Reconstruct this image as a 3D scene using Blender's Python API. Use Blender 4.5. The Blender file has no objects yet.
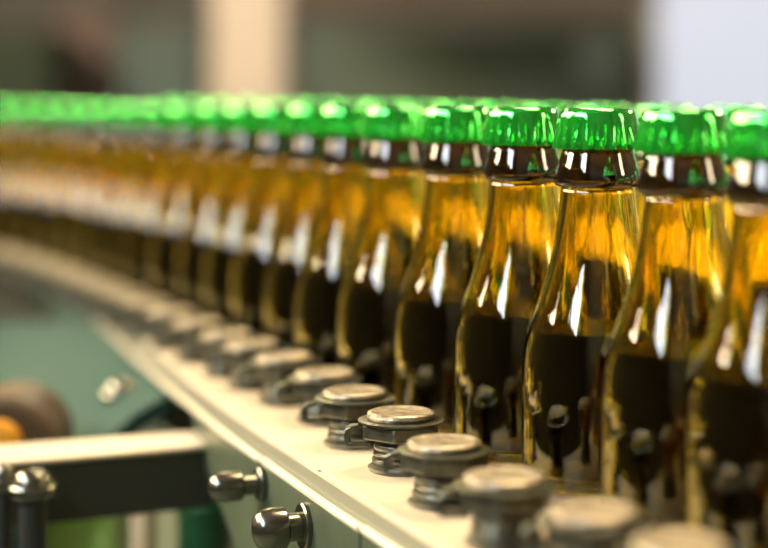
import bpy, bmesh, math, random
from mathutils import Vector, Matrix
random.seed(7)
D = 0.064                      # bottle diameter in metres: lengths below are in bottle diameters unless noted
F = 1750.0                     # focal length in pixels
HY = 100.0                      # horizon row
H = 2.53                       # camera height over the deck
SC = bpy.context.scene
C = SC.collection
PI = math.pi
FLOOR = -0.95                  # metres, deck top is z = 0

# ------------------------------------------------------------ helpers
def px(x, y, z):               # picture pixel + height (diameters) -> point (diameters)
    Y = F*(H-z)/(y-HY)
    return Vector(((x-384)*Y/F, Y, z))
def tag(o, label=None, cat=None, group=None, kind=None):
    if label: o['label'] = label
    if cat: o['category'] = cat
    if group: o['group'] = group
    if kind: o['kind'] = kind
    return o
def empty(name, loc, rz=0.0):
    o = bpy.data.objects.new(name, None); C.objects.link(o)
    o.empty_display_size = .02
    o.location = loc; o.rotation_euler = (0, 0, rz)
    return o
class MB:
    def __init__(s): s.v = []; s.f = []
    def add(s, vs, fs):
        b = len(s.v); s.v += [tuple(v) for v in vs]; s.f += [tuple(i+b for i in f) for f in fs]; return s
    def box(s, x0, x1, y0, y1, z0, z1):
        vs = [(x, y, z) for z in (z0, z1) for y in (y0, y1) for x in (x0, x1)]
        return s.add(vs, [(0,2,3,1),(4,5,7,6),(0,1,5,4),(2,6,7,3),(0,4,6,2),(1,3,7,5)])
    def lathe(s, prof, n=48, M=None, caps=(True, True), fr=None):
        vs = []
        for k, (r, z) in enumerate(prof):
            for i in range(n):
                a = 2*PI*i/n
                rr = r*(fr(k, a) if fr else 1)
                p = Vector((rr*math.cos(a), rr*math.sin(a), z))
                vs.append(M @ p if M else p)
        fs = []
        for k in range(len(prof)-1):
            for i in range(n):
                j = (i+1) % n
                fs.append((k*n+i, k*n+j, (k+1)*n+j, (k+1)*n+i))
        if caps[0]: fs.append(tuple(range(n-1, -1, -1)))
        if caps[1]: b = (len(prof)-1)*n; fs.append(tuple(b+i for i in range(n)))
        return s.add(vs, fs)
    def prism(s, pts, z0, z1, M=None):
        n = len(pts)
        vs = [Vector((p[0], p[1], z0)) for p in pts]+[Vector((p[0], p[1], z1)) for p in pts]
        if M: vs = [M @ v for v in vs]
        fs = [tuple(range(n-1, -1, -1)), tuple(range(n, 2*n))]+[(i, (i+1) % n, n+(i+1) % n, n+i) for i in range(n)]
        return s.add(vs, fs)
    def strip(s, A, B, t):      # slab between polylines A and B, thickness t downwards
        n = len(A); up = Vector((0, 0, t))
        vs = list(A)+list(B)+[a-up for a in A]+[b-up for b in B]
        fs = []
        for i in range(n-1):
            fs += [(i, n+i, n+i+1, i+1), (2*n+i, 2*n+i+1, 3*n+i+1, 3*n+i), (i, i+1, 2*n+i+1, 2*n+i), (n+i+1, n+i, 3*n+i, 3*n+i+1)]
        fs += [(0, 2*n, 3*n, n), (n-1, 2*n-1, 4*n-1, 3*n-1)]
        return s.add(vs, fs)
    def build(s, name, mat, parent=None, smooth=True, bevel=0, scale=D, angle=35, normals=True):
        me = bpy.data.meshes.new(name)
        me.from_pydata([(x*scale, y*scale, z*scale) for x, y, z in s.v], [], s.f)
        bm = bmesh.new(); bm.from_mesh(me)
        if normals: bmesh.ops.recalc_face_normals(bm, faces=bm.faces)
        bm.to_mesh(me); bm.free()
        me.materials.append(mat)
        if smooth:
            me.polygons.foreach_set('use_smooth', [True]*len(me.polygons))
            me.set_sharp_from_angle(angle=math.radians(angle))
        o = bpy.data.objects.new(name, me); C.objects.link(o)
        if parent: o.parent = parent
        if bevel:
            m = o.modifiers.new('bevel', 'BEVEL'); m.width = bevel*scale; m.segments = 2; m.limit_method = 'ANGLE'
        return o
def copy_tree(o, parent=None):
    c = o.copy(); C.objects.link(c); c.parent = parent
    for ch in list(o.children): copy_tree(ch, c)
    return c
def mat(name, col, rough=.5, metal=0., noise=None, bump=0., bscale=40., emis=None, estr=0., stretch=(1,1,1), trans=0., ior=1.5, coat=0.):
    m = bpy.data.materials.new(name); m.use_nodes = True
    nt = m.node_tree; b = nt.nodes['Principled BSDF']
    b.inputs['Base Color'].default_value = (*col, 1)
    b.inputs['Roughness'].default_value = rough
    b.inputs['Metallic'].default_value = metal
    b.inputs['Transmission Weight'].default_value = trans
    b.inputs['IOR'].default_value = ior
    b.inputs['Coat Weight'].default_value = coat
    tc = nt.nodes.new('ShaderNodeTexCoord'); mp = nt.nodes.new('ShaderNodeMapping')
    mp.inputs['Scale'].default_value = stretch
    nt.links.new(tc.outputs['Object'], mp.inputs['Vector'])
    if noise:
        col2, sc, lo, hi = noise
        n = nt.nodes.new('ShaderNodeTexNoise'); n.inputs['Scale'].default_value = sc; n.inputs['Detail'].default_value = 5
        r = nt.nodes.new('ShaderNodeValToRGB')
        r.color_ramp.elements[0].position = lo; r.color_ramp.elements[0].color = (*col, 1)
        r.color_ramp.elements[1].position = hi; r.color_ramp.elements[1].color = (*col2, 1)
        nt.links.new(mp.outputs[0], n.inputs['Vector']); nt.links.new(n.outputs['Fac'], r.inputs[0])
        nt.links.new(r.outputs[0], b.inputs['Base Color'])
    if bump:
        n = nt.nodes.new('ShaderNodeTexNoise'); n.inputs['Scale'].default_value = bscale; n.inputs['Detail'].default_value = 3
        bp = nt.nodes.new('ShaderNodeBump'); bp.inputs['Strength'].default_value = bump; bp.inputs['Distance'].default_value = .001
        nt.links.new(mp.outputs[0], n.inputs['Vector']); nt.links.new(n.outputs['Fac'], bp.inputs['Height'])
        nt.links.new(bp.outputs[0], b.inputs['Normal'])
    if emis:
        b.inputs['Emission Color'].default_value = (*emis, 1); b.inputs['Emission Strength'].default_value = estr
    return m

# ------------------------------------------------------------ materials
M_glass = mat('amber_glass', (.86, .735, .09), .012, trans=1, ior=1.52, bump=.45, bscale=70, stretch=(1, 1, .25))
M_lip = mat('thick_amber_glass', (.05, .03, .008), .02, trans=1, ior=1.65, bump=.2, bscale=60)
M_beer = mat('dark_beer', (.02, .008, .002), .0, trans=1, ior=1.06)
M_cap = mat('green_enamel', (.015, .47, .03), .11, metal=.7, coat=1.0, bump=.25, bscale=180)
M_deck = mat('worn_deck_steel', (.74, .60, .41), .42, metal=.25, noise=((.59, .47, .31), 30, .42, .7), bump=.15, bscale=300)
M_edge = mat('deck_edge_steel', (.22, .23, .18), .4, metal=.6)
M_chain = mat('chain_plate_steel', (.30, .25, .18), .35, metal=.6, bump=.1, bscale=150)
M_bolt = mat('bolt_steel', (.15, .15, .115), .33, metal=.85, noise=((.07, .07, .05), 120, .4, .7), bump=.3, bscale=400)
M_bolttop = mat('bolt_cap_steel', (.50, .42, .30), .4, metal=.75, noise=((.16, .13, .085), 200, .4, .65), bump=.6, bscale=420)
M_panel = mat('side_panel_steel', (.11, .14, .09), .35, metal=.5, noise=((.07, .09, .055), 25, .35, .7))
M_rail = mat('bright_rail_steel', (.78, .72, .54), .3, metal=.4)
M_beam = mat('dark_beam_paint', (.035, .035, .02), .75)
M_beamtop = mat('pale_bar_steel', (.74, .64, .50), .35, metal=.4)
M_sbolt = mat('side_bolt_steel', (.16, .155, .125), .22, metal=.95)
M_dark = mat('dark_steel', (.03, .032, .028), .4, metal=.3)
M_brown = mat('dark_brown_paint', (.07, .04, .015), .5)
M_teal = mat('teal_paint', (.003, .035, .024), .95, noise=((.012, .045, .03), 4, .35, .65))
M_orange = mat('orange_enamel', (.85, .36, .02), .4)
M_green = mat('green_paint', (.008, .07, .02), .4)
M_lgreen = mat('light_green_paint', (.52, .82, .22), .5)
M_beige = mat('beige_paint', (.92, .68, .40), .5)
M_table = mat('table_steel', (.80, .66, .44), .45, metal=.15, noise=((.68, .55, .36), 12, .4, .7))

# ------------------------------------------------------------ the line of bottles (plan path fitted to the photo)
SP = 1.045
TH0, K1, K2, K3 = .400, .002, -.009, .0078
BX, BY = 1.389, 11.60
N0 = -16.0
def heading(n):
    m = max(-2.5, min(n, 24.0))
    return TH0+K1*m+K2*m*m/10+K3*m**3/100 if m > -2.5 else TH0+K1*-2.5+K2*.625+K3*-.15625
_path = {}
def build_path():
    st = .05
    x, y = BX, BY
    n = 0.0; _path[0] = Vector((x, y, 0)); k = 0
    while n < 34:
        t = heading(n+st/2); x -= math.sin(t)*SP*st; y += math.cos(t)*SP*st; n += st; k += 1; _path[k] = Vector((x, y, 0))
    x, y, n, k = BX, BY, 0.0, 0
    while n > -22:
        t = heading(n-st/2); x += math.sin(t)*SP*st; y -= math.cos(t)*SP*st; n -= st; k -= 1; _path[k] = Vector((x, y, 0))
build_path()
def P(n, off=0.0, z=0.0):       # off > 0 is the far (right) side of the line
    k = n/.05; i = math.floor(k); i = max(-439, min(i, 678)); f = k-i
    p = _path[i].lerp(_path[i+1], f); t = heading(n)
    return Vector((p.x+off*math.cos(t), p.y+off*math.sin(t), z))

# ------------------------------------------------------------ bottle prototype
def smooth_prof(pts, sub=5):
    out = []
    for i in range(len(pts)-1):
        p0 = pts[max(i-1, 0)]; p1 = pts[i]; p2 = pts[i+1]; p3 = pts[min(i+2, len(pts)-1)]
        for k in range(sub):
            t = k/sub
            out.append(tuple(.5*((2*p1[j])+(-p0[j]+p2[j])*t+(2*p0[j]-5*p1[j]+4*p2[j]-p3[j])*t*t+(-p0[j]+3*p1[j]-3*p2[j]+p3[j])*t**3) for j in (0, 1)))
    out.append(pts[-1]); return out
OUT = [(.455, .0), (.485, .015), (.5, .05), (.501, .2), (.5, .45), (.5, .68), (.487, .84), (.45, 1.0), (.398, 1.15), (.346, 1.31), (.300, 1.48), (.266, 1.68), (.243, 1.885)]
LIP = [(.232, 1.89), (.215, 1.95), (.215, 2.34)]
FIN = [(.2155, 1.892), (.250, 1.894), (.270, 1.902), (.281, 1.918), (.284, 1.94), (.278, 1.98), (.264, 2.03), (.246, 2.09), (.234, 2.135), (.228, 2.15), (.2155, 2.16)]
out_prof = smooth_prof(OUT, 5)+LIP
INN = [(.20, 2.34), (.195, 2.1), (.195, 1.9), (.222, 1.68), (.258, 1.48), (.304, 1.31), (.355, 1.15), (.405, 1.0), (.440, .84), (.452, .68), (.452, .3), (.450, .12), (.40, .07), (.2, .10), (.02, .11)]
inn_prof = smooth_prof(INN, 4)
LEVEL = .985
ZS = 1.032
def make_bottle():
    r = empty('bottle', (0, 0, 0))
    prof = [(.03, .05), (.36, .03), (.42, .0)]+out_prof+inn_prof
    MB().lathe([(a, b*ZS) for a, b in prof], 96, caps=(True, True)).build('glass_body', M_glass, r, angle=60)
    MB().lathe([(a, b*ZS) for a, b in FIN], 96, caps=(False, False)).build('lip_ring', M_lip, r, angle=60)
    # beer filling the lower part, dished underside, small clearance to the glass
    bp = [(rr-.006, z+.004) for rr, z in reversed(inn_prof) if z < LEVEL-.01]
    rt = None
    for (ra, za), (rb, zb) in zip(inn_prof, inn_prof[1:]):
        if za >= LEVEL >= zb: rt = ra+(rb-ra)*(za-LEVEL)/(za-zb)
    bp = [(max(.005, a), b) for a, b in bp]+[(rt-.007, LEVEL-.006), (rt-.012, LEVEL), (rt*.5, LEVEL-.002), (.01, LEVEL-.002)]
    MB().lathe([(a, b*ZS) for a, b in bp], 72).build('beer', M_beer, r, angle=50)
    # crown cap: 21 flutes on the skirt
    cp = [(.268, 2.122), (.287, 2.118), (.290, 2.126), (.286, 2.16), (.279, 2.20), (.271, 2.24), (.266, 2.28), (.262, 2.31), (.255, 2.335), (.243, 2.355), (.225, 2.366), (.20, 2.370), (.10, 2.372), (.01, 2.372)]
    cp = [(a, (2.14+(b-2.118)*1.03)*ZS) for a, b in cp]
    amp = [.04, .065, .065, .055, .040, .024, .010, .002]+[0]*8
    MB().lathe(cp, 168, caps=(False, True), fr=lambda k, a: 1+amp[k]*(abs(math.cos(10.5*a))*1.6-1)).build('crown_cap', M_cap, r, angle=80)
    return r
proto = make_bottle()

XM = {-3: 905, -2: 777, -1: 683, 0: 597.5, 1: 523.5, 2: 458, 3: 397, 4: 351, 5: 317, 6: 281, 7: 250, 8: 223, 9: 192, 10: 164, 11: 140, 12: 118, 13: 99, 14: 80, 15: 59, 16: 37, 17: 18, 18: -3, 19: -24}
ORD = ['zeroth', 'first', 'second', 'third', 'fourth', 'fifth', 'sixth', 'seventh', 'eighth', 'ninth', 'tenth', 'eleventh', 'twelfth', 'thirteenth', 'fourteenth', 'fifteenth', 'sixteenth']
front = {}
def front_label(n):
    if n == -3: return 'amber bottle with green crown cap just past the right edge, nearest end of front row'
    if n == -2: return 'blurred amber bottle with green cap, cut by the right edge of the photo'
    if n == -1: return 'large amber beer bottle with green cap, second from the right edge in front row'
    if n == 0: return 'sharp amber beer bottle with green cap, third from the right edge in front row'
    if n == 1: return 'sharp amber beer bottle with green cap, fourth from right in the front row'
    if n <= 8: return 'amber bottle with green cap, %s from the right edge in the front row' % ORD[n+3]
    if n <= 17: return 'small blurred amber bottle with green cap, %s from the left edge in the front row' % ORD[18-n]
    return 'small blurred amber bottle with green cap, past the left edge, %s' % ('nearest the frame' if n == 18 else 'farthest along the line')
first = True
for n, x in XM.items():
    # small real gaps: stay near the path but follow the photo sideways
    p = P(n); q = (x-384)*p.y/F
    dx = max(-.07, min(.07, q-p.x)) if n > -3 else 0
    o = proto if first else copy_tree(proto); first = False
    o.location = ((p.x+dx)*D, p.y*D, 0); o.rotation_euler.z = random.uniform(0, 6.28)
    tag(o, front_label(n), 'bottle', 'bottles in the front row')
    front[n] = o
BK = 2.75
k = 0
rows = list(range(-5, 17))
pos = []; q_ = -5.0
while len(pos) < len(rows):
    if not pos or (P(q_, BK)-P(pos[-1], BK)).length > 1.09: pos.append(q_)
    q_ += .01
for n in rows:
    p = P(pos[n+5]+random.uniform(0, .03), BK)
    o = copy_tree(proto); o.location = (p.x*D, p.y*D, 0); o.rotation_euler.z = random.uniform(0, 6.28)
    i = n+6
    if i <= 11: lab = 'green-capped amber bottle in the back row, %s of that row from the right' % ORD[i]
    else: lab = 'distant green-capped amber bottle in the back row, %s of that row from the left' % ORD[17-n]
    tag(o, lab, 'bottle', 'bottles in the back row')

# ------------------------------------------------------------ deck edge traced on the deck plane
EP = [px(20, 252, 0), px(60, 275, 0), px(105, 307, 0), px(150, 347, 0), px(217, 400, 0), px(319.5, 469, 0), px(425, 535, 0)]
EP = [EP[0]+(EP[0]-EP[1])*2.2+Vector((-1.5, -1.2, 0)), *EP, EP[-1]+(EP[-1]-EP[-2])*1.5, EP[-1]+(EP[-1]-EP[-2])*4.5]
EP.reverse()                    # from near (right) to far (left)
def crv(pts, n=14):
    o = []
    for i in range(len(pts)-1):
        p0 = pts[max(i-1, 0)]; p1 = pts[i]; p2 = pts[i+1]; p3 = pts[min(i+2, len(pts)-1)]
        for k in range(n):
            t = k/n
            o.append(.5*((2*p1)+(-p0+p2)*t+(2*p0-5*p1+4*p2-p3)*t*t+(-p0+3*p1-3*p2+p3)*t**3))
    o.append(pts[-1].copy()); return o
EDGE = crv(EP)
def nrm(i):
    a = EDGE[max(i-1, 0)]; b = EDGE[min(i+1, len(EDGE)-1)]; d = (b-a).normalized()
    return Vector((-d.y, d.x, 0))     # away from the bottles (to the left)
def edge(off, z, i0=0, i1=None):
    i1 = len(EDGE) if i1 is None else i1
    return [Vector((EDGE[i].x, EDGE[i].y, 0))+nrm(i)*off+Vector((0, 0, z)) for i in range(i0, i1)]
def edge_at_px(x, off, z=0):    # fractional index where the offset edge crosses a picture column
    L = edge(off, z); best = None
    for i in range(len(L)-1):
        if L[i].y < 1: continue
        a = 384+F*L[i].x/L[i].y; b = 384+F*L[i+1].x/L[i+1].y
        if (a-x)*(b-x) <= 0: return i+(x-a)/(b-a) if b != a else i
    return 0
def edge_pt(f, off, z):
    i = int(f); i = min(i, len(EDGE)-2); t = f-i
    L = edge(off, z, i, i+2); return L[0].lerp(L[1], t)

deck = empty('conveyor_deck', (0, 0, 0))
tag(deck, 'long cream steel conveyor deck curving away left, carrying the bolts beside the bottles', 'conveyor')
# inner border: the path at -.64, resampled to nearest index on the edge
NE = len(EDGE)
nvals = [-10+ (i/(NE-1))*42 for i in range(NE)]
def nearest_n(p):
    best = (1e9, 0)
    n = -20.0
    while n < 33:
        q = P(n); d = (q-p).length_squared
        if d < best[0]: best = (d, n)
        n += .1
    return best[1]
NN = [nearest_n(Vector((e.x, e.y, 0))) for e in EDGE]
for i in range(1, NE): NN[i] = max(NN[i], NN[i-1]+.01)
inner = [P(n, -.64) for n in NN]
MB().strip(edge(0, 0), inner, .05).build('deck_plate', M_deck, deck, angle=30)
MB().strip(edge(.0, -.05), edge(-.07, -.05), .15).build('deck_flange', M_edge, deck, angle=30)
MB().strip(edge(.012, .006), edge(-.022, .006), .03).build('edge_bead', M_rail, deck, angle=30)
m = MB()
for a, b in ((-.6, -.2), (.35, .75)):
    pass
m.strip([P(n, -.9, -.32) for n in nvals], [P(n, 14.0, -.3) for n in nvals], .5)
m.build('under_frame', M_dark, deck)
for nn in (-6, 2, 12, 24):
    for off in (-.5, 8.0):
        c = P(nn, off)
        MB().box(c.x-.35, c.x+.35, c.y-.35, c.y+.35, FLOOR/D, -.82).build('leg', M_dark, deck)
MB().lathe([(.02, 0), (.02, .004)], 12, M=Matrix.Translation(px(320.5, 471, .0))).build('rivet_hole', M_dark, deck)

# chain of plates carrying the bottles
chain = empty('conveyor_chain', (0, 0, 0))
tag(chain, 'dark steel slat chain running under the front row of bottles', 'conveyor chain')
n = -9.0
while n < 27:
    g = .012
    A = [P(n+g, -.62), P(n+.8/SP-g, -.62)]; B = [P(n+g, .62), P(n+.8/SP-g, .62)]
    MB().strip(A, B, .08).build('chain_plate', M_chain, chain, bevel=.008)
    n += .8/SP
# far table
table = empty('accumulation_table', (0, 0, 0))
tag(table, 'wide lit steel table behind the front bottles, carrying the back row', 'table')
MB().strip([P(n, .66) for n in nvals], [P(n, 14.0) for n in nvals], .3).build('table_top', M_table, table)
tag(MB().strip([P(n, 14.1, .9) for n in nvals], [P(n, 14.3, .9) for n in nvals], 1.2).build('guard_board', M_table, None), 'upright cream guard board along the far side of the steel table', 'board')

# ------------------------------------------------------------ bolts standing on the deck
def hexa(r, rot=0): return [(r*math.cos(rot+i*PI/3), r*math.sin(rot+i*PI/3)) for i in range(6)]
def make_bolt():
    r = empty('deck_bolt', (0, 0, 0))
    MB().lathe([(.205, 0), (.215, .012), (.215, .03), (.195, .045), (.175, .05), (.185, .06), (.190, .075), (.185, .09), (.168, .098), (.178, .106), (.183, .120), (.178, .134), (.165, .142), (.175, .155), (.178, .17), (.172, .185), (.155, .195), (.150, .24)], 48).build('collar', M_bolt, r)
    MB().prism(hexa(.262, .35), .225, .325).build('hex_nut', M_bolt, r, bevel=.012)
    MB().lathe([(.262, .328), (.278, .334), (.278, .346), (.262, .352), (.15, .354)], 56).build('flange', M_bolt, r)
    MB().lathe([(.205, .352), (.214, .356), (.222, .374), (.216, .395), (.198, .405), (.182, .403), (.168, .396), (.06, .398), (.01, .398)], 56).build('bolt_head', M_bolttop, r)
    t = MB()
    q = [(-.36, .17), (-.37, .25), (-.355, .29), (-.32, .31), (-.27, .315), (-.27, .285), (-.305, .28), (-.325, .265), (-.33, .24), (-.325, .17)]
    M_ = Matrix(((1, 0, 0, 0), (0, 0, 1, 0), (0, 1, 0, 0), (0, 0, 0, 1)))
    t.prism(q, -.05, .05, M_)
    t.box(-.345, -.19, -.05, .05, .165, .2)
    t.build('lock_tab', M_bolt, r, bevel=.008)
    return r
b0 = make_bolt()
BN = [((680, 541)), ((592, 508)), ((508, 476)), ((443, 440)), ((400, 411)), (357, 391), (326, 371), (298, 353), (274, 341), (250, 330), (226, 319)]
pts = [px(x, y, .40) for x, y in BN]
d = (pts[0]-pts[1])
step = .78
def clear(p):                  # keep a bolt off the bottles
    n_ = nearest_n(Vector((p.x, p.y, 0))); d_ = (Vector((p.x, p.y, 0))-P(n_)).length
    return P(n_, -max(d_, .86))
pts = [clear(p) for p in pts]
n0 = nearest_n(pts[-1]); off0 = -(pts[-1]-P(n0)).length
k = 1
while k < 24:
    nn = n0+k*.95/SP; q = P(nn, off0); k += 1
    if 384+F*q.x/q.y > -8: pts.append(q)
pos_words = ['nearest the lower right corner', 'second from the lower right corner', 'third from the lower right corner', 'fourth from the lower right corner', 'sharp, fifth from the lower right corner', 'sixth from the lower right corner', 'seventh from the lower right corner', 'eighth from the lower right corner', 'ninth from the lower right corner', 'tenth from the lower right corner']
for i, p in enumerate(pts):
    o = b0 if i == 0 else copy_tree(b0)
    j = 0.0
    o.location = (p.x*D, p.y*D, 0); o.rotation_euler.z = random.uniform(-.25, .25)-.1; o.scale = (1.06, 1.06, 1.0)
    if i < len(pos_words): lab = 'round-headed steel hex bolt on the cream deck, '+pos_words[i]
    else: lab = 'small blurred steel bolt on the cream deck, %s from the far left end' % ORD[len(pts)-i]
    tag(o, lab, 'bolt', 'bolts standing on the deck')

# ------------------------------------------------------------ side rail and side panels
rail = empty('side_rail', (0, 0, 0))
tag(rail, 'thin bright steel rail following the outer edge of the deck', 'rail')
cuts = [0, edge_at_px(361, .08, -.13), edge_at_px(262, .08, -.13), NE-1]
def edge_span(f0, f1, off, z, n=None):
    n = n or max(2, int((f1-f0))+1)
    return [edge_pt(f0+(f1-f0)*i/n, off, z) for i in range(n+1)]
for i, (a, b) in enumerate(zip(cuts, cuts[1:])):
    o1, o2 = (.10+.012*i, .045+.012*i)
    MB().strip(edge_span(a+.06, b-.06, o1, -.13), edge_span(a+.06, b-.06, o2, -.13), .04).build('rail_strip', M_rail, rail, bevel=.008)
MB().strip(edge_span(0, NE-1, .045, -.14), edge_span(0, NE-1, .0, -.14), .04).build('rail_bracket', M_edge, rail)
def panel(f0, f1, off, z0, zlow, label, cut=None):
    n = max(3, int(f1-f0)+1); fs = [f0+(f1-f0)*i/n for i in range(n+1)]
    vs = []; t = .06
    for k, f in enumerate(fs):
        zl = zlow if cut is None else zlow+(cut-zlow)*max(0, (k/n))**.45
        for oo, zz in ((off, z0), (off, zl), (off-t, z0), (off-t, zl)): vs.append(edge_pt(f, oo, zz))
    F_ = []
    for k in range(n):
        b = 4*k; c = b+4
        F_ += [(b, b+1, c+1, c), (b+2, c+2, c+3, b+3), (b, c, c+2, b+2), (b+1, b+3, c+3, c+1)]
    F_ += [(0, 2, 3, 1), (4*n, 4*n+1, 4*n+3, 4*n+2)]
    o = MB().add(vs, F_).build('hanging_plate', M_panel, None, bevel=.01)
    return tag(o, label, 'panel', 'side plates under the rail')
panel(0.0, cuts[1]-.05, .085, -.175, -2.6, 'grey-green steel side panel nearest the lower edge of the photo')
panel(cuts[1]+.03, cuts[2]-.05, .095, -.175, -2.6, 'grey-green steel side panel holding the round-nosed lower bolt')
cend = edge_at_px(194, .1, -.25)
panel(cuts[2]+.03, cend, .105, -.175, -1.9, 'grey-green steel end panel with slanted edge, beside the dark beam', cut=-.42)

# side bolts: axis points out of the panel
def side_bolt(x, y, off, label, length=.3, r=.115):
    lo, hi = 0, NE-1
    f = edge_at_px(x, off, -.8)
    p = edge_pt(f, off, 0); s = F/p.y; z = H-(y-HY)/s
    nv = nrm(int(f)); p.z = z
    up = Vector((0, 0, 1)); sd = nv.cross(up).normalized()
    R = Matrix((sd, up, nv)).transposed().to_4x4()
    root = empty('side_bolt', p*D)
    MB().lathe([(r*1.15, -.01), (r*1.25, .0), (r*1.25, .03), (r*1.15, .04)], 32, M=R).build('washer', M_sbolt, root)
    MB().lathe([(r*.75, .03), (r*.75, length*.5)], 24, M=R).build('shank', M_sbolt, root)
    MB().lathe([(r*.95, length*.45), (r*1.1, length*.5), (r*1.12, length*.8), (r*1.0, length*1.0), (r*.75, length*1.12), (r*.35, length*1.18), (.01, length*1.2)], 40, M=R).build('bolt_head', M_sbolt, root)
    return tag(root, label, 'bolt', 'bolts on the side panels')
side_bolt(262, 484, .105, 'shiny steel bolt sticking out of the end panel, right of the dark beam', .34, .10)
side_bolt(306, 526, .095, 'shiny round-nosed steel bolt at the bottom, nearest the photo bottom edge', .32, .13)

# cross beam
pr = px(205, 437, -.36); pl = px(0, 453, -.36); pl = pl+(pl-pr)*1.0
dv = (pr-pl).normalized(); nv = Vector((-dv.y, dv.x, 0))
beam = empty('cross_beam', (0, 0, 0))
tag(beam, 'dark cross beam with pale top at lower left, running to the side panel', 'beam')
A = [pl-nv*.40, pr-nv*.30]; B = [pl+nv*.40, pr+nv*.30]
MB().strip(A, B, .05).build('pale_top', M_beamtop, beam, bevel=.02)  # top slab coloured much paler than the beam body
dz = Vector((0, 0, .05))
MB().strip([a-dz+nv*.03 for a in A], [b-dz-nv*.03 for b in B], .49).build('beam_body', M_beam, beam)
q = px(206, 452, -.5)
# upright post with domed bolt in front of the beam
def post_bolt(x, y, zt, label, r=.15, post=True):
    p = px(x, y, zt); root = empty('post_bolt', Vector((p.x, p.y, 0))*D)
    T = Matrix.Translation((0, 0, zt))
    MB().lathe([(r*1.15, -.12), (r*1.25, -.10), (r*1.25, -.05), (r*1.15, -.03), (r, -.03), (r*.97, .0), (r*.8, .05), (r*.5, .08), (.01, .09)], 32, M=T).build('bolt_head', M_sbolt, root)
    MB().lathe([(r*.72, -3.2), (r*.72, -.11)], 24, M=T).build('post', M_dark, root)
    MB().lathe([(r*1.5, -3.3), (r*1.5, -3.2)], 24, M=T).build('foot', M_dark, root)
    return tag(root, label, 'bolt', 'bolts on upright posts')
post_bolt(33, 480, -.42, 'domed steel bolt on a dark upright post in front of the cross beam', .15)
post_bolt(4, 474, -.42, 'small domed steel bolt at the left edge, beside the taller post bolt', .09)
post_bolt(122, 388, -.30, 'blurred pale bolt head on dark post behind the cross beam', .16)

# teal apron under the curved part of the deck
f0 = edge_at_px(150, .3, -.3)+1
n = 30; fs = [f0-1+(NE-2-f0)*i/n for i in range(n+1)]
vs = []; sec = [(.125, -.19), (.45, -.36), (.9, -.75), (1.5, -1.35), (1.95, -1.75), (2.0, -1.85), (1.85, -1.87), (1.4, -1.45), (.8, -.87), (.4, -.52), (.12, -.36)]
for f in fs:
    for o_, z_ in sec: vs.append(edge_pt(f, o_, z_))
ns_ = len(sec); fc = []
for i in range(n):
    for j in range(ns_):
        k2 = (j+1) % ns_
        fc.append((i*ns_+j, (i+1)*ns_+j, (i+1)*ns_+k2, i*ns_+k2))
fc += [tuple(range(ns_)), tuple(n*ns_+i for i in range(ns_-1, -1, -1))]
tag(MB().add(vs, fc).build('machine_apron', M_teal, None), 'curved teal sheet apron below the far bend of the deck, left side', 'machine cover')

# things under and beyond the beam
Ym = 15.7; p = Vector(((2-384)*Ym/F, Ym, 0)); zm = H-(452-HY)*Ym/F
mo = empty('drive_motor', Vector((p.x, p.y, 0))*D)
tag(mo, 'dark round motor with an orange end cap at the left edge, just above the beam', 'motor')
RX = Matrix.Translation((0, 0, zm)) @ Matrix.Rotation(PI/2, 4, 'X')
MB().lathe([(.42, -.9), (.50, -.85), (.50, -.3), (.50, 0), (.44, .05), (.3, .06)], 40, M=RX).build('motor_body', M_brown, mo)
RX = Matrix.Translation((.0, 0, zm+.10)) @ Matrix.Rotation(PI/2, 4, 'X')
MB().lathe([(.20, .04), (.20, .10), (.16, .14), (.01, .15)], 36, M=RX).build('end_cap', M_orange, mo)
MB().box(-.3, .3, .1, .7, FLOOR/D, zm-.45).build('stand', M_brown, mo)
p = px(75, 530, -1.45)
tag(MB().box(p.x-.45, p.x+.35, p.y, p.y+2, FLOOR/D, -1.1).build('control_cabinet', M_lgreen, None, bevel=.05), 'light green machine box low behind the cross beam', 'cabinet')
p = px(143, 530, -1.45)
cp_ = MB().lathe([(.28, FLOOR/D), (.28, FLOOR/D+.1), (.125, FLOOR/D+.15), (.125, -1.1), (.11, -1.05)], 32, M=Matrix.Translation((p.x, p.y, 0)))
tag(cp_.build('support_post', M_beige, None), 'short beige round post below the dark cross beam', 'post')
p = px(206, 530, -1.45)
cy = MB().lathe([(.24, FLOOR/D), (.26, FLOOR/D+.1), (.26, -1.3), (.28, -1.28), (.28, -1.2), (.25, -1.16), (.01, -1.14)], 40, M=Matrix.Translation((p.x, p.y, 0)))
tag(cy.build('drum', M_green, None), 'dark green round drum below the beam, left of the side bolts', 'drum')

# ------------------------------------------------------------ hall (metres)
def wallbox(name, x0, x1, y0, y1, z0, z1, m_):
    return tag(MB().box(x0, x1, y0, y1, z0, z1).build(name, m_, None, smooth=False, scale=1), kind='structure')
CAMZ = H*D
M_floor = mat('floor_concrete', (.16, .19, .13), .5, noise=((.10, .12, .09), 3, .4, .65), bump=.2, bscale=60)
M_wall = mat('hall_wall_paint', (.055, .054, .05), .9, noise=((.045, .045, .042), 2, .4, .7))
M_side = mat('side_wall_paint', (.16, .14, .10), .7, noise=((.13, .115, .085), 2, .4, .7))
M_ceil = mat('ceiling_paint', (.12, .11, .09), .8, noise=((.10, .09, .075), 2, .4, .7))
XL, XR, YN, YF, ZT = -3.2, 4.2, -4.6, 6.6, 5.2
wallbox('floor', XL, XR, YN, YF, FLOOR-.1, FLOOR, M_floor)
wallbox('ceiling', XL, XR, YN, YF, ZT, ZT+.1, M_ceil)
wallbox('wall_near', XL, XR, YN-.1, YN, FLOOR, ZT, M_side)
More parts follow.
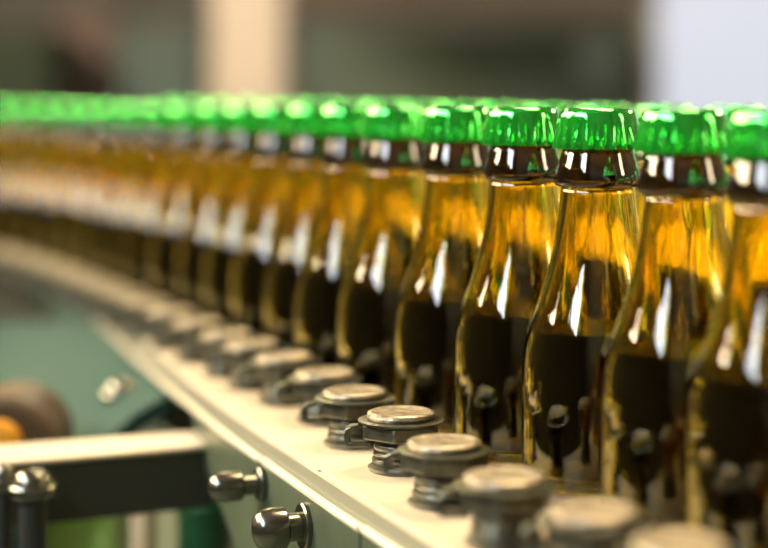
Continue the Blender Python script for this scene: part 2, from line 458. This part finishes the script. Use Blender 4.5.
# wall_left with an opening
WY0, WY1, WZ0, WZ1 = -3.0, .6, 1.9, 4.1
VY0, VY1, VZ0, VZ1 = .95, 2.5, 1.2, 3.2
UY0, UY1 = 3.0, 4.4
RY0, RY1 = -1.3, -.4
tag(MB().box(XR, XR+.1, YN, RY0, FLOOR, ZT).box(XR, XR+.1, RY1, YF, FLOOR, ZT).box(XR, XR+.1, RY0, RY1, FLOOR, VZ0).box(XR, XR+.1, RY0, RY1, VZ1, ZT).build('wall_right', M_side, None, smooth=False, scale=1), kind='structure')
m = MB().box(XL-.1, XL, YN, YF, FLOOR, VZ0).box(XL-.1, XL, YN, VY0, VZ0, WZ0).box(XL-.1, XL, YN, YF, WZ1, ZT).box(XL-.1, XL, YN, WY0, WZ0, WZ1).box(XL-.1, XL, WY1, VY0, WZ0, WZ1).box(XL-.1, XL, VY1, YF, VZ1, WZ1).box(XL-.1, XL, VY1, UY0, VZ0, VZ1).box(XL-.1, XL, UY1, YF, VZ0, VZ1).box(XL-.1, XL, VY0, VY1, VZ1, WZ1)
tag(m.build('wall_left', M_side, None, smooth=False, scale=1), kind='structure')
BX0, BX1, BZ0, BZ1 = (647-384)/F*YF, 3.7, -.6, 1.5
m = MB().box(XL, XR, YF, YF+.1, FLOOR, BZ0).box(XL, XR, YF, YF+.1, BZ1, ZT).box(XL, BX0, YF, YF+.1, BZ0, BZ1).box(BX1, XR, YF, YF+.1, BZ0, BZ1)
tag(m.build('wall_back', M_wall, None, smooth=False, scale=1), kind='structure')
M_sky1 = mat('daylight_pane_back', (.05, .05, .05), .4, emis=(.84, .87, .99), estr=.95)
M_sky2 = mat('daylight_pane_left', (.05, .05, .05), .4, emis=(.86, .93, 1.0), estr=36.0)
M_sky3 = mat('sunlit_blind_left', (.05, .05, .05), .4, emis=(1, .78, .50), estr=60.0)
M_glow4 = mat('added_glow_far', (.05, .05, .05), .4, emis=(1, .78, .48), estr=62.0)  # unseen warm pane, added to put gold rims on the bottles
M_glow5 = mat('added_glow_right', (.05, .05, .05), .4, emis=(1, .82, .50), estr=30.0)  # unseen warm glow, added for highlights on the right of the necks
M_frame = mat('window_frame_paint', (.35, .34, .32), .5)
w = tag(MB().box(BX0, BX1, YF+.03, YF+.05, BZ0, BZ1).build('window_1', M_sky1, None, smooth=False, scale=1), kind='structure')
m = MB().box(BX0, BX0+.04, YF-.02, YF+.03, BZ0, BZ1).box(BX1-.04, BX1, YF-.02, YF+.03, BZ0, BZ1).box(BX0, BX1, YF-.02, YF+.03, BZ1-.04, BZ1).box(BX0, BX1, YF-.02, YF+.03, BZ0, BZ0+.04)
m.build('window_frame', M_frame, w, smooth=False, scale=1)
for nm_, (y0_, y1_, z0_, z1_), mm_, nv_ in (('window_2', (WY0, WY1, WZ0, WZ1), M_sky2, 4), ('window_3', (VY0, VY1, VZ0, VZ1), M_sky3, 2), ('glow_pane_left', (UY0, UY1, VZ0, VZ1), M_glow4, 2)):  # last pane is added out of view for the bottle rims
    w = tag(MB().box(XL-.06, XL-.04, y0_, y1_, z0_, z1_).build(nm_, mm_, None, smooth=False, scale=1), kind='structure')
    m = MB()
    for i in range(nv_+1):
        y = y0_+(y1_-y0_)*i/nv_
        hw = .08 if nm_ == 'window_2' else .03
        m.box(XL-.04, XL+.02, y-hw, y+hw, z0_, z1_)
    for z in (z0_, z0_*.4+z1_*.6, z1_): m.box(XL-.04, XL+.02, y0_, y1_, z-hw, z+hw)
    m.build('window_frame', M_frame, w, smooth=False, scale=1)

w = tag(MB().box(XR+.04, XR+.06, RY0, RY1, VZ0, VZ1).build('glow_pane_right', M_glow5, None, smooth=False, scale=1), kind='structure')  # added glowing pane, out of view, for neck and lip highlights
MB().box(XR-.02, XR+.04, RY0, RY0+.06, VZ0, VZ1).box(XR-.02, XR+.04, RY1-.06, RY1, VZ0, VZ1).box(XR-.02, XR+.04, RY0, RY1, VZ0, VZ0+.06).box(XR-.02, XR+.04, RY0, RY1, VZ1-.06, VZ1).build('window_frame', M_frame, w, smooth=False, scale=1)
# background machines, distances in metres
def bg(name, x0, x1, z0y, z1y, Y, depth, m_, label, cat, to_floor=True):
    s = F/Y; X0 = (x0-384)/s; X1 = (x1-384)/s
    zt = CAMZ+(HY-z0y)/s; zb = FLOOR if to_floor else CAMZ+(HY-z1y)/s
    return tag(MB().box(X0, X1, Y, Y+depth, zb, zt).build(name, m_, None, scale=1, bevel=.01), label, cat)
M_pillar = mat('pillar_paint', (.36, .31, .265), .9, noise=((.33, .28, .24), 2, .4, .7))
s = F/4.6
o = tag(MB().box((211-384)/s, (281-384)/s, 4.6, 4.87, FLOOR, ZT).build('hall_pillar', M_pillar, None, smooth=False, scale=1), kind='structure')  # square beige pillar, full height of the hall
tank = bg('storage_tank', 300, 640, 28, 200, 6.0, .5, mat('slate_green_paint', (.065, .088, .075), .95), 'wide grey-green tank casing against the back wall, right of the beige pillar', 'tank')
bg('machine_cabinet', 118, 200, 28, 200, 5.8, .4, mat('slate_paint', (.05, .072, .07), .95), 'slate cabinet left of the beige pillar', 'cabinet')
bg('machine_cabinet', -40, 50, 30, 200, 5.6, .4, mat('dark_green_paint', (.014, .024, .014), .95), 'very dark green cabinet at the upper left corner', 'cabinet')
bg('machine_cabinet', 55, 116, 12, 200, 6.0, .3, mat('umber_paint', (.085, .062, .052), .95), 'brown cabinet between dark green cabinet and slate cabinet', 'cabinet')
s = F/5.7
tag(MB().box((290-384)/s, (1000-384)/s*.42, 5.4, 5.7, CAMZ+(HY-10)/s, CAMZ+(HY+60)/s).build('roof_beam', mat('brown_beam_paint', (.055, .037, .026), .6), None, scale=1), 'brown overhead beam along the top, right of the pillar', 'beam')
# pale disc painted for the blurred spot of a distant lamp
s = F/5.95
RX = Matrix.Translation(((598-384)/s, 5.99, CAMZ+(HY-55)/s)) @ Matrix.Rotation(PI/2, 4, 'X')
gc = MB().lathe([(.08, -.02), (.08, .03), (.075, .04)], 40, M=RX).build('lamp_blur_rim', M_dark, tank, scale=1)
gd = MB().lathe([(.072, .035), (.072, .045)], 40, M=RX).build('lamp_blur', mat('lamp_blur_paint', (.18, .25, .28), .4), gc, scale=1)
gd['label'] = 'pale blue disc painted as a blurred lamp spot'

# ------------------------------------------------------------ lamps: industrial high-bay lamps above the line
M_shade = mat('lamp_shade_enamel', (.12, .16, .12), .4)
M_bulb = mat('lamp_diffuser', (.9, .8, .6), .4, emis=(1, .78, .48), estr=6)
def lamp(x, y, z, energy, col, size, label, aim=None):
    root = empty('hanging_lamp', (x, y, z))
    MB().lathe([(size*.55, 0), (size*.5, .10), (size*.2, .2), (.05, .24), (.04, .32)], 40, caps=(False, True)).build('lamp_shade', M_shade, root, scale=1)
    MB().lathe([(.008, .30), (.008, ZT-z)], 10).build('cable', M_shade, root, scale=1)
    MB().lathe([(size*.35, .05), (size*.4, .03), (size*.35, .015), (size*.1, .01)], 40).build('diffuser', M_bulb, root, scale=1)
    L = bpy.data.lights.new('lamp_light', 'AREA'); L.shape = 'DISK'; L.size = size; L.energy = energy; L.color = col
    o = bpy.data.objects.new('lamp_light', L); C.objects.link(o); o.parent = root; o.location = (0, 0, -.01)
    return tag(root, label, 'lamp')
WARM = (1.0, .74, .43)
lamp(.35, 1.2, 1.35, 26, WARM, .45, 'hanging factory lamp above the front of the line')
lamp(1.5, 2.0, 1.15, 84, WARM, .55, 'hanging factory lamp above the table behind the bottles')
lamp(-.5, 2.9, 1.3, 16, WARM, .5, 'hanging factory lamp above the far bend of the line')
lamp(.4, 4.2, 2.2, 42, (1, .9, .75), .5, 'hanging factory lamp near the back wall')

# ------------------------------------------------------------ world, camera
W = bpy.data.worlds.new('world'); SC.world = W; W.use_nodes = True
W.node_tree.nodes['Background'].inputs[0].default_value = (.8, .85, .8, 1)
W.node_tree.nodes['Background'].inputs[1].default_value = .2
cam = bpy.data.cameras.new('camera'); co = bpy.data.objects.new('camera', cam); C.objects.link(co)
cam.sensor_width = 36; cam.sensor_fit = 'HORIZONTAL'; cam.lens = F*36/768
cam.shift_y = -(274-HY)/768
co.location = (0, 0, CAMZ); co.rotation_euler = (PI/2, 0, 0)
cam.clip_start = .02
cam.dof.use_dof = True; cam.dof.focus_distance = 11.8*D
cam.dof.aperture_fstop = (cam.lens/1000)/(.38*D)
SC.camera = co
SC.view_settings.view_transform = 'Standard'; SC.view_settings.look = 'None'
SC.view_settings.exposure = -.25; SC.view_settings.gamma = 1
SC.view_settings.use_curve_mapping = False
cy_ = SC.cycles
cy_.use_denoising = True
try: cy_.denoiser = 'OPENIMAGEDENOISE'
except Exception: pass
cy_.max_bounces = 28; cy_.transmission_bounces = 28; cy_.glossy_bounces = 6; cy_.diffuse_bounces = 3
cy_.caustics_reflective = False; cy_.caustics_refractive = True; cy_.blur_glossy = .5
cy_.sample_clamp_indirect = 6
